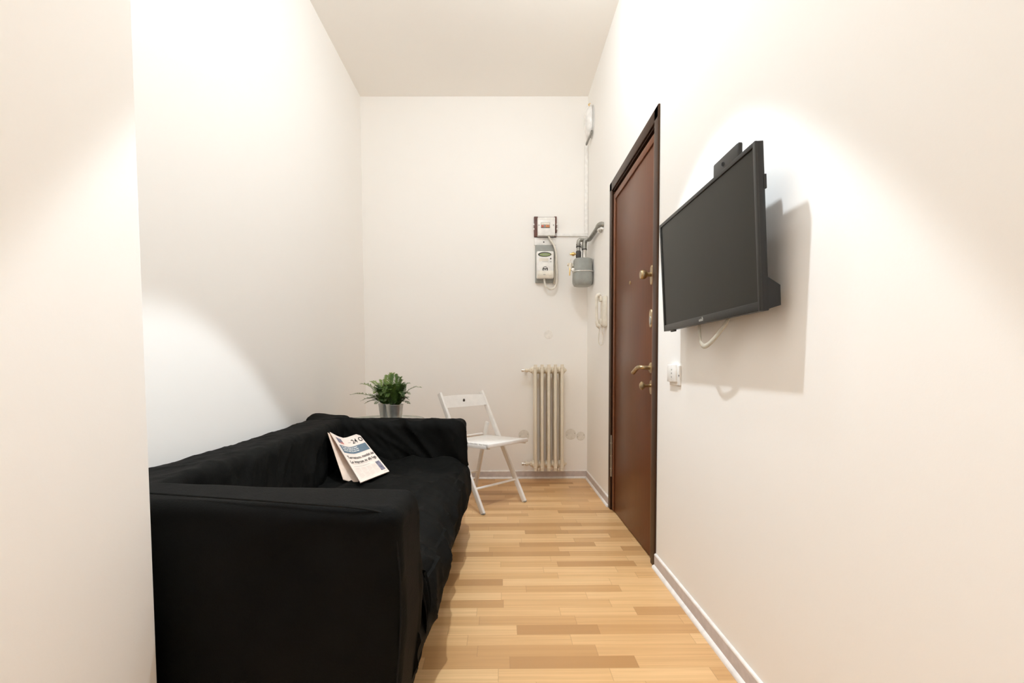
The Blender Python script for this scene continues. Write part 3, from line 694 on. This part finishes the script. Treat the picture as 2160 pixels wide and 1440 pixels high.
# seat with draped front
def seat():
    bm = B(); prof = []
    # (x, z) from the back crease over the top, round the front and down
    key = [(-0.93, 0.405), (-0.86, 0.418), (-0.75, 0.430), (-0.60, 0.436), (-0.45, 0.436), (-0.33, 0.432), (-0.265, 0.420), (-0.222, 0.392), (-0.203, 0.350), (-0.197, 0.300), (-0.203, 0.250), (-0.216, 0.200), (-0.230, 0.150), (-0.243, 0.100), (-0.255, 0.05), (-0.262, 0.015), (-0.29, 0.012)]
    path = smooth_path([(x, 0, z) for x, z in key], 10)
    ny = 170; y0, y1 = 1.13, 2.70; grid = []
    for j in range(ny+1):
        y = lerp(y0, y1, j/ny); row = []
        for i, p in enumerate(path):
            q = V((p.x, y, p.z)); a = path[max(0, i-1)]; b = path[min(len(path)-1, i+1)]; t = (b-a).normalized(); n = V((-t.z, 0, t.x))
            s = i/len(path)
            d = 0.003*ridge(q, (0.5, 0.8, 0.3), 14, 41, 3) + 0.018*ridge(q, (0.25, 1.0, 0.1), 5.0, 51) + 0.016*ridge(q, (0.75, -0.6, -0.2), 7.0, 61) + 0.010*ridge(q, (0, 0.55, 0.85), 7, 71)*(s > 0.45)
            d += 0.016*noise.noise(V((q.x*2.5, q.y*2.5, q.z*2.5+9)))
            # raised near the far arm where the throw bunches
            d += 0.018*math.exp(-((y-2.62)/0.09)**2)*(0.4+0.6*math.sin(q.x*16)**2)
            d += 0.012*math.exp(-((y-2.40)/0.22)**2)*(s > 0.42)
            d *= 1.0 if s < 0.5 else 1.0-0.75*min(1, (s-0.5)/0.35)
            if s > 0.5: d += 0.004*math.sin(y*19+q.z*8)*noise.noise(V((y*3, 2, 0)))
            row.append(bm.verts.new(q + n*(d-0.012)))
        grid.append(row)
    for a, c in zip(grid, grid[1:]):
        for k in range(len(a)-1): bm.faces.new((a[k], a[k+1], c[k+1], c[k]))
    bmesh.ops.recalc_face_normals(bm, faces=bm.faces[:])
    # close underneath
    for row in (grid[0], grid[-1]): bm.faces.new(row)
    under = [r[-1] for r in grid]+[r[0] for r in grid][::-1]; bm.faces.new(under)
    return bm
obj('seat_cushion', seat(), M_FAB, sofa)
# bunched cloth flap between near arm and seat front
def flap():
    bm = B(); n = 30; rows = []
    for i in range(n+1):
        t = i/n; row = []
        for j in range(41):
            s = j/40
            y = 1.160 + 0.12*s - 0.05*t*s + 0.01*t
            z = 0.41 - t*(0.12 - 0.03*s + 0.010*math.sin(s*9))
            x = -0.206 + 0.010*math.sin(s*15+t*1.5)*(0.3+0.7*t) + 0.004*t + 0.008*math.sin(t*math.pi)
            if s > 0.85: x -= (s-0.85)*0.25
            row.append(bm.verts.new((x, y, z)))
        rows.append(row)
    for a, c in zip(rows, rows[1:]):
        for k in range(40): bm.faces.new((a[k], a[k+1], c[k+1], c[k]))
    bmesh.ops.solidify(bm, geom=bm.faces[:], thickness=0.003)
    return bm
obj('loose_cover_flap', flap(), M_FAB, sofa)
# piping seams on the near arm and peaked corner of the cover at the back
bm = B(); tube(bm, smooth_path([(-1.02, 1.075, 0.688), (-0.82, 1.050, 0.684), (-0.60, 1.016, 0.679), (-0.42, 0.990, 0.673), (-0.30, 0.976, 0.667), (-0.243, 0.972, 0.656), (-0.226, 0.972, 0.632), (-0.216, 0.970, 0.58), (-0.210, 0.967, 0.45), (-0.226, 0.965, 0.25), (-0.258, 0.965, 0.02)], 8), 0.0022, 8); obj('seam_piping', bm, M_SEAM, sofa)
def peak_warp(p):
    return (-0.995+p.x, 2.735+p.y+p.x*-0.2, 0.656+p.z*(1.0 if p.z > 0 else 1.0) + 0.022*math.exp(-((p.x+0.09)/0.09)**2-(p.y/0.10)**2))
obj('cover_corner', soft_block(B(), (0.18, 0.24, 0.03), 0.014, 0.01, peak_warp, lambda p, n: 0.006*ridge(p, (0.8, 0.4, -0.3), 9, 5)-0.002), M_FAB, sofa)

# ---------------------------------------------------------------- newspaper
npz = thing('newspaper', 'folded pink newspaper lying on the black sofa', 'newspaper', (-0.66, 2.28, 0.45))
BL, BR, TR, TL = V((-0.617, 2.064, 0.452)), V((-0.544, 2.287, 0.452)), V((-0.800, 2.657, 0.585)), V((-0.858, 2.375, 0.632))
VL = V((-0.838, 2.50, 0.578))      # valley on the top edge
def page(u, v):
    """u 0..1 across (left-right), v 0..1 bottom-top on the front page"""
    bot = BL.lerp(BR, u)
    if u < 0.36: top = TL.lerp(VL, (u/0.36)) ; 
    else: top = VL.lerp(TR, (u-0.36)/0.64)
    # soften the valley
    k = math.exp(-((u-0.36)/0.10)**2)*0.006
    top = top + V((0.5, 0, 0.8))*k
    return bot.lerp(top, v)
pn_ = ((page(0.9, 0.1)-page(0.2, 0.1)).cross(page(0.5, 0.9)-page(0.5, 0.1))).normalized()
if pn_.x < 0: pn_ = -pn_
def sheet(f, off0, off1, nu=28, nv=28):
    bm = B(); g = [[[bm.verts.new(f(i/nu, j/nv)+pn_*o) for j in range(nv+1)] for i in range(nu+1)] for o in (off0, off1)]
    for s in (0, 1):
        for i in range(nu):
            for j in range(nv): bm.faces.new((g[s][i][j], g[s][i+1][j], g[s][i+1][j+1], g[s][i][j+1]))
    for i in range(nu):
        for j in (0, nv): bm.faces.new((g[0][i][j], g[0][i+1][j], g[1][i+1][j], g[1][i][j]))
    for j in range(nv):
        for i in (0, nu): bm.faces.new((g[0][i][j], g[0][i][j+1], g[1][i][j+1], g[1][i][j]))
    return bm
obj('front_page', sheet(page, 0.0, 0.004), M_PAPER, npz)
def page2(u, v):
    a, b = V((-0.718, 2.146, 0.452)), V((-0.640, 2.115, 0.450)); c, d = V((-0.862, 2.36, 0.636)), V((-0.845, 2.47, 0.600))
    return a.lerp(b, u).lerp(c.lerp(d, u), v) + V((0, 0, -0.004*math.sin(u*3.1)))
obj('inner_pages', sheet(page2, -0.004, -0.001), M_PAPERD, npz)
def patch(name, u0, u1, v0, v1, mat, off=0.0045, nu=16, nv=6):
    bm = B(); g = [[bm.verts.new(page(lerp(u0, u1, i/nu), lerp(v0, v1, j/nv))+pn_*off) for j in range(nv+1)] for i in range(nu+1)]
    for i in range(nu):
        for j in range(nv): bm.faces.new((g[i][j], g[i+1][j], g[i+1][j+1], g[i][j+1]))
    return obj(name, bm, mat, npz)
def ptext(name, s, u, v, size_v, width_u, mat, off=0.0052):
    """text laid on the page: fits width_u (fraction of page width) and height size_v"""
    cu = bpy.data.curves.new('t', 'FONT'); cu.body = s; cu.size = 1; cu.resolution_u = 2; cu.offset = 0.015
    o = bpy.data.objects.new('t', cu); COL.objects.link(o); bpy.context.view_layer.update()
    me = bpy.data.meshes.new_from_object(o.evaluated_get(bpy.context.evaluated_depsgraph_get())); bpy.data.objects.remove(o)
    bm = bmesh.new(); bm.from_mesh(me); bpy.data.meshes.remove(me)
    wmax = max(q.co.x for q in bm.verts)
    for q in bm.verts: q.co = page(u+q.co.x/wmax*width_u, v+q.co.y*size_v)+pn_*off
    return obj(name, bm, mat, npz, smooth=False)
patch('picture', 0.10, 0.25, 0.80, 0.93, M_PHOTO); patch('picture_red', 0.16, 0.25, 0.79, 0.835, M_PHOTOR, 0.0048)
ptext('masthead', '24 O', 0.56, 0.80, 0.15, 0.42, M_INK); patch('masthead_line', 0.40, 0.54, 0.845, 0.852, M_INKG)
patch('headline_band', 0.06, 0.97, 0.565, 0.74, M_BLUE)
for k in range(3):     # unreadable small print in the blue band
    u = 0.10
    for wd in ((0.05, 0.08, 0.12, 0.06, 0.13), (0.09, 0.05, 0.14, 0.07, 0.10), (0.12, 0.07, 0.05, 0.11, 0.08))[k]:
        patch('band_text', u, u+wd, 0.692-k*0.042, 0.714-k*0.042, M_WTXT, 0.0052, 3, 1); u += wd+0.018
ptext('headline', 'Terremoto, mandati dei', 0.07, 0.44, 0.085, 0.90, M_INK)
ptext('headline', 'Le imprese: no alla fuga', 0.07, 0.345, 0.085, 0.88, M_INK)
patch('rule', 0.08, 0.95, 0.325, 0.328, M_INKG); patch('rule', 0.08, 0.60, 0.275, 0.279, M_INKG)
patch('picture', 0.80, 0.95, 0.07, 0.27, M_PHOTO); patch('rule', 0.84, 0.96, 0.035, 0.040, M_INKG)
M_COL = subtle('newspaper_column_text', (0.66, 0.56, 0.50), 0.8)
for c0 in (0.08, 0.26, 0.44, 0.62):
    bm = B()
    for k in range(9):
        v0 = 0.235-k*0.022; u1 = c0+0.15-(0.05 if k in (4, 8) else 0)
        vs = [bm.verts.new(page(u, v)+pn_*0.0045) for u, v in ((c0, v0), (u1, v0), (u1, v0+0.008), (c0, v0+0.008))]; bm.faces.new(vs)
    obj('column_text', bm, M_COL, npz, smooth=False)

# ---------------------------------------------------------------- glass table and ferns
GT = V((-0.79, 3.235, 0)); TZ = 0.605
gt = thing('side_table', 'round glass side table behind the far end of the sofa', 'table', (GT.x, GT.y, 0))
bm = lathe(B(), [(0.0, -0.008), (0.255, -0.008), (0.259, -0.004), (0.259, -0.002), (0.256, 0.0), (0.0, 0.0)], (GT.x, GT.y, TZ), (0, 0, 1), 72); obj('glass_top', bm, M_GLASS, gt)
M_GRIM = subtle('glass_edge', (0.40, 0.41, 0.35), 0.2)
bm = B(); tube(bm, [V((GT.x+0.2595*math.cos(2*math.pi*k/80), GT.y+0.2595*math.sin(2*math.pi*k/80), TZ-0.003)) for k in range(81)], 0.0042, 8); obj('glass_edge', bm, M_GRIM, gt)
M_TLEG = subtle('table_leg_metal', (0.55, 0.54, 0.52), 0.3, 0.85)
for k in range(3):
    a = math.radians(90+120*k); p = V((math.cos(a), math.sin(a), 0))
    bm = B(); tube(bm, [GT+p*0.235+V((0, 0, 0.0)), GT+p*0.205+V((0, 0, TZ-0.010))], 0.009, 12); lathe(bm, [(0.02, 0), (0.02, 0.004)], GT+p*0.205+V((0, 0, TZ-0.0125)), (0, 0, 1), 20); obj('leg', bm, M_TLEG, gt)
bm = B(); tube(bm, [GT+V((0.213*math.cos(2*math.pi*k/40), 0.213*math.sin(2*math.pi*k/40), 0.42)) for k in range(41)], 0.005, 8); obj('leg_ring', bm, M_TLEG, gt)

def fern_mesh(cx, cy, z0, specs, seed):
    rnd = random.Random(seed); bm = bmesh.new(); st = bmesh.new(); lay = bm.verts.layers.float.new('tone')
    for (az, reach, rise, droop, tone) in specs:
        d = V((math.cos(az), math.sin(az), 0)); side = V((-d.y, d.x, 0)); pts = []
        n = 22; r0 = rnd.uniform(0.0, 0.025)
        for i in range(n+1):
            t = i/n
            pts.append(V((cx, cy, z0)) + d*(r0+reach*t**1.15) + V((0, 0, rise*math.sin(t*math.pi*0.5*droop)/math.sin(min(1, droop)*math.pi*0.5))))
        tube(st, pts, [0.0013*(1-0.7*i/n) for i in range(n+1)], 5)
        L = reach+rise
        for i in range(2, n+1):
            t = i/n; tg = (pts[i]-pts[i-1]).normalized(); upn = side.cross(tg).normalized()
            ln = 0.040*max(0.0, 1-((t-0.35)/0.72)**2)**0.7*(0.85+L)
            ln = max(0.007, ln)
            for s in (-1, 1):
                dirn = (side*s*0.86 + tg*0.5 + upn*rnd.uniform(-0.25, 0.1)).normalized(); wd = 0.0048+0.002*(1-t)
                a = pts[i]; m = a+dirn*ln*0.45; e = a+dirn*ln
                q = [a, m+tg*wd+upn*0.001, e, m-tg*wd+upn*0.001]
                vs = [bm.verts.new(x) for x in q]
                for vv in vs: vv[lay] = tone+rnd.uniform(-0.1, 0.1)
                bm.faces.new(vs)
    return bm, st
def fern(name, label, px_, py_, rim, specs, seed):
    t = thing(name, label, 'potted plant', (px_, py_, TZ), 'ferns on the glass table')
    h = rim-TZ-0.001; z = TZ+0.0008
    prof = [(0.0, 0.0), (0.042, 0.0), (0.0435, 0.002)]
    for k in range(1, 12):
        zz = h*k/12; prof.append((0.0435+0.013*zz/h + (0.0008 if 5 <= k <= 8 and k % 2 else 0), zz))
    prof += [(0.0565, h-0.004), (0.0590, h-0.003), (0.0590, h), (0.0560, h), (0.0555, h-0.004), (0.050, h-0.03), (0.0, h-0.03)]
    obj('pot', lathe(B(), prof, (px_, py_, z), (0, 0, 1), 40), M_ZINC, t)
    obj('soil', lathe(B(), [(0.0, h-0.0295), (0.0495, h-0.029), (0.050, h-0.020), (0.03, h-0.012), (0, h-0.010)], (px_, py_, z), (0, 0, 1), 24), M_SOIL, t)
    lf, st_ = fern_mesh(px_, py_, rim-0.012, specs, seed)
    # fronds > leaves mesh with a tone attribute
    me_o = obj('fronds', lf, M_LEAF, t, smooth=False); obj('stems', st_, M_STEM, t)
    return t
rA = random.Random(3)
R = math.radians
spA = [(R(8), 0.155, 0.125, 1.15, 0.55), (R(20), 0.09, 0.06, 1.5, 0.2), (R(-25), 0.10, 0.035, 1.6, 0.2), (R(60), 0.05, 0.19, 1.0, 0.45), (R(100), 0.02, 0.205, 1.0, 0.35),
       (R(-60), 0.05, 0.14, 1.1, 0.4), (R(-100), 0.06, 0.12, 1.2, 0.45), (R(150), 0.06, 0.15, 1.1, 0.5), (R(-140), 0.08, 0.09, 1.3, 0.3), (R(30), 0.045, 0.17, 1.0, 0.4)]
spA += [(rA.uniform(0, 6.28), rA.uniform(0.03, 0.09), rA.uniform(0.05, 0.15), rA.uniform(1.0, 1.5), rA.uniform(0.1, 0.5)) for _ in range(20)]
spB = [(R(176), 0.235, 0.078, 1.25, 0.55), (R(165), 0.17, 0.145, 1.1, 0.75), (R(190), 0.14, 0.035, 1.7, 0.15), (R(200), 0.155, 0.05, 1.5, 0.25), (R(150), 0.13, 0.16, 1.05, 0.8),
       (R(90), 0.04, 0.20, 1.0, 0.7), (R(60), 0.055, 0.215, 1.05, 0.7), (R(-90), 0.09, 0.05, 1.5, 0.1), (R(-120), 0.10, 0.03, 1.6, 0.1), (R(120), 0.08, 0.17, 1.0, 0.7)]
spB += [(rA.uniform(1.6, 5.2), rA.uniform(0.04, 0.11), rA.uniform(0.04, 0.14), rA.uniform(1.0, 1.5), rA.uniform(0.1, 0.7)) for _ in range(19)]
fern('potted_fern', 'green fern in the front zinc pot, right of its twin', -0.705, 3.145, 0.712, spA, 5)
fern('potted_fern', 'green fern in the rear zinc pot, partly hidden at left', -0.785, 3.262, 0.710, spB, 9)

# ---------------------------------------------------------------- folding chair
ch = thing('folding_chair', 'white wooden folding chair beyond the sofa in front of the back wall', 'chair', (0.0165, 3.192, 0))
FW = V((0.7071, -0.7071, 0)); WD = V((0.7071, 0.7071, 0)); CO = V((0.0165, 3.192, 0))
def cp(f, w_, z): return CO + FW*f + WD*w_ + V((0, 0, z))
def bend(bm, pts, wdt, thk):
    for a, b in zip(pts, pts[1:]): bar(bm, a, b, wdt, thk, FW)
    return bm
def post(f0, z0, f1, z1, w_, wdt=0.034, thk=0.019):
    bm = B(); bar(bm, cp(f0, w_, z0), cp(f1, w_, z1), wdt, thk, FW, 0.003); return bm
for s in (-1, 1):
    w_ = 0.199*s
    obj('back_post', post(0.002, 0.006, -0.442, 0.770, w_), M_CHAIR, ch)
    obj('rear_leg', post(-0.492, 0.004, -0.345, 0.545, 0.171*s, 0.030, 0.018), M_CHAIR, ch)
    obj('leg_tip', post(0.005, 0.0, -0.001, 0.010, w_, 0.032, 0.018), M_GREYP, ch)
for f, z, wl, r in ((-0.082, 0.150, 0.19, 0.0085), (-0.452, 0.160, 0.165, 0.0085), (-0.392, 0.452, 0.162, 0.010)):
    obj('rung', tube(B(), [cp(f, -wl, z), cp(f, wl, z)], r, 12), M_CHAIR, ch)
# curved top rail
bm = B(); n = 14; rings = []
for i in range(n+1):
    t = -1+2*i/n; w_ = 0.189*t; cur = -0.022*(1-t*t); q = []
    for (df, z, fbase) in ((0.0, 0.748, -0.424), (0.012, 0.748, -0.424), (0.012, 0.672, -0.382), (0.0, 0.672, -0.382)):
        q.append(bm.verts.new(cp(fbase+df+cur, w_, z+0.004*(1-t*t)*(1 if z > 0.7 else -1))))
    rings.append(q)
for a, b in zip(rings, rings[1:]):
    for k in range(4): bm.faces.new((a[k], a[(k+1) % 4], b[(k+1) % 4], b[k]))
bm.faces.new(rings[0][::-1]); bm.faces.new(rings[-1])
rail = obj('top_rail', bm, M_CHAIR, ch, angle=50)
obj('rail_hole', ell_y(B(), 0, 0, 0.010, 0.012, 0, 0.0008, 24), M_REVEAL, rail)
hole = rail.children[0]
hq = Matrix(((WD.x, -FW.x, 0), (WD.y, -FW.y, 0), (0, 0, 1)))
for v in hole.data.vertices:
    c = v.co + ROOT[rail.name]; v.co = (cp(-0.4105, 0.0, 0.712) + hq @ V((c.x, c.y, c.z))) - ROOT[rail.name]
# seat: frame rails + slats
bm = B(); zf, zb = 0.452, 0.440
def seatp(f, w_): return cp(f, w_, zb + (zf-zb)*(f+0.37)/0.40)
for k in range(9):
    f0 = -0.355 + k*0.0425; a, b = seatp(f0+0.018, -0.180), seatp(f0+0.018, 0.180); bar(bm, a, b, 0.0385, 0.011, FW, 0.002)
obj('seat', bm, M_CHAIR, ch)
bm = B()
for s in (-1, 1): bar(bm, seatp(-0.36, 0.172*s)-V((0, 0, 0.016)), seatp(0.035, 0.172*s)-V((0, 0, 0.016)), 0.018, 0.024, WD, 0.002)
bar(bm, seatp(0.036, -0.190)-V((0, 0, 0.004)), seatp(0.036, 0.190)-V((0, 0, 0.004)), 0.024, 0.026, FW, 0.005)
obj('seat_frame', bm, M_CHAIR, ch)
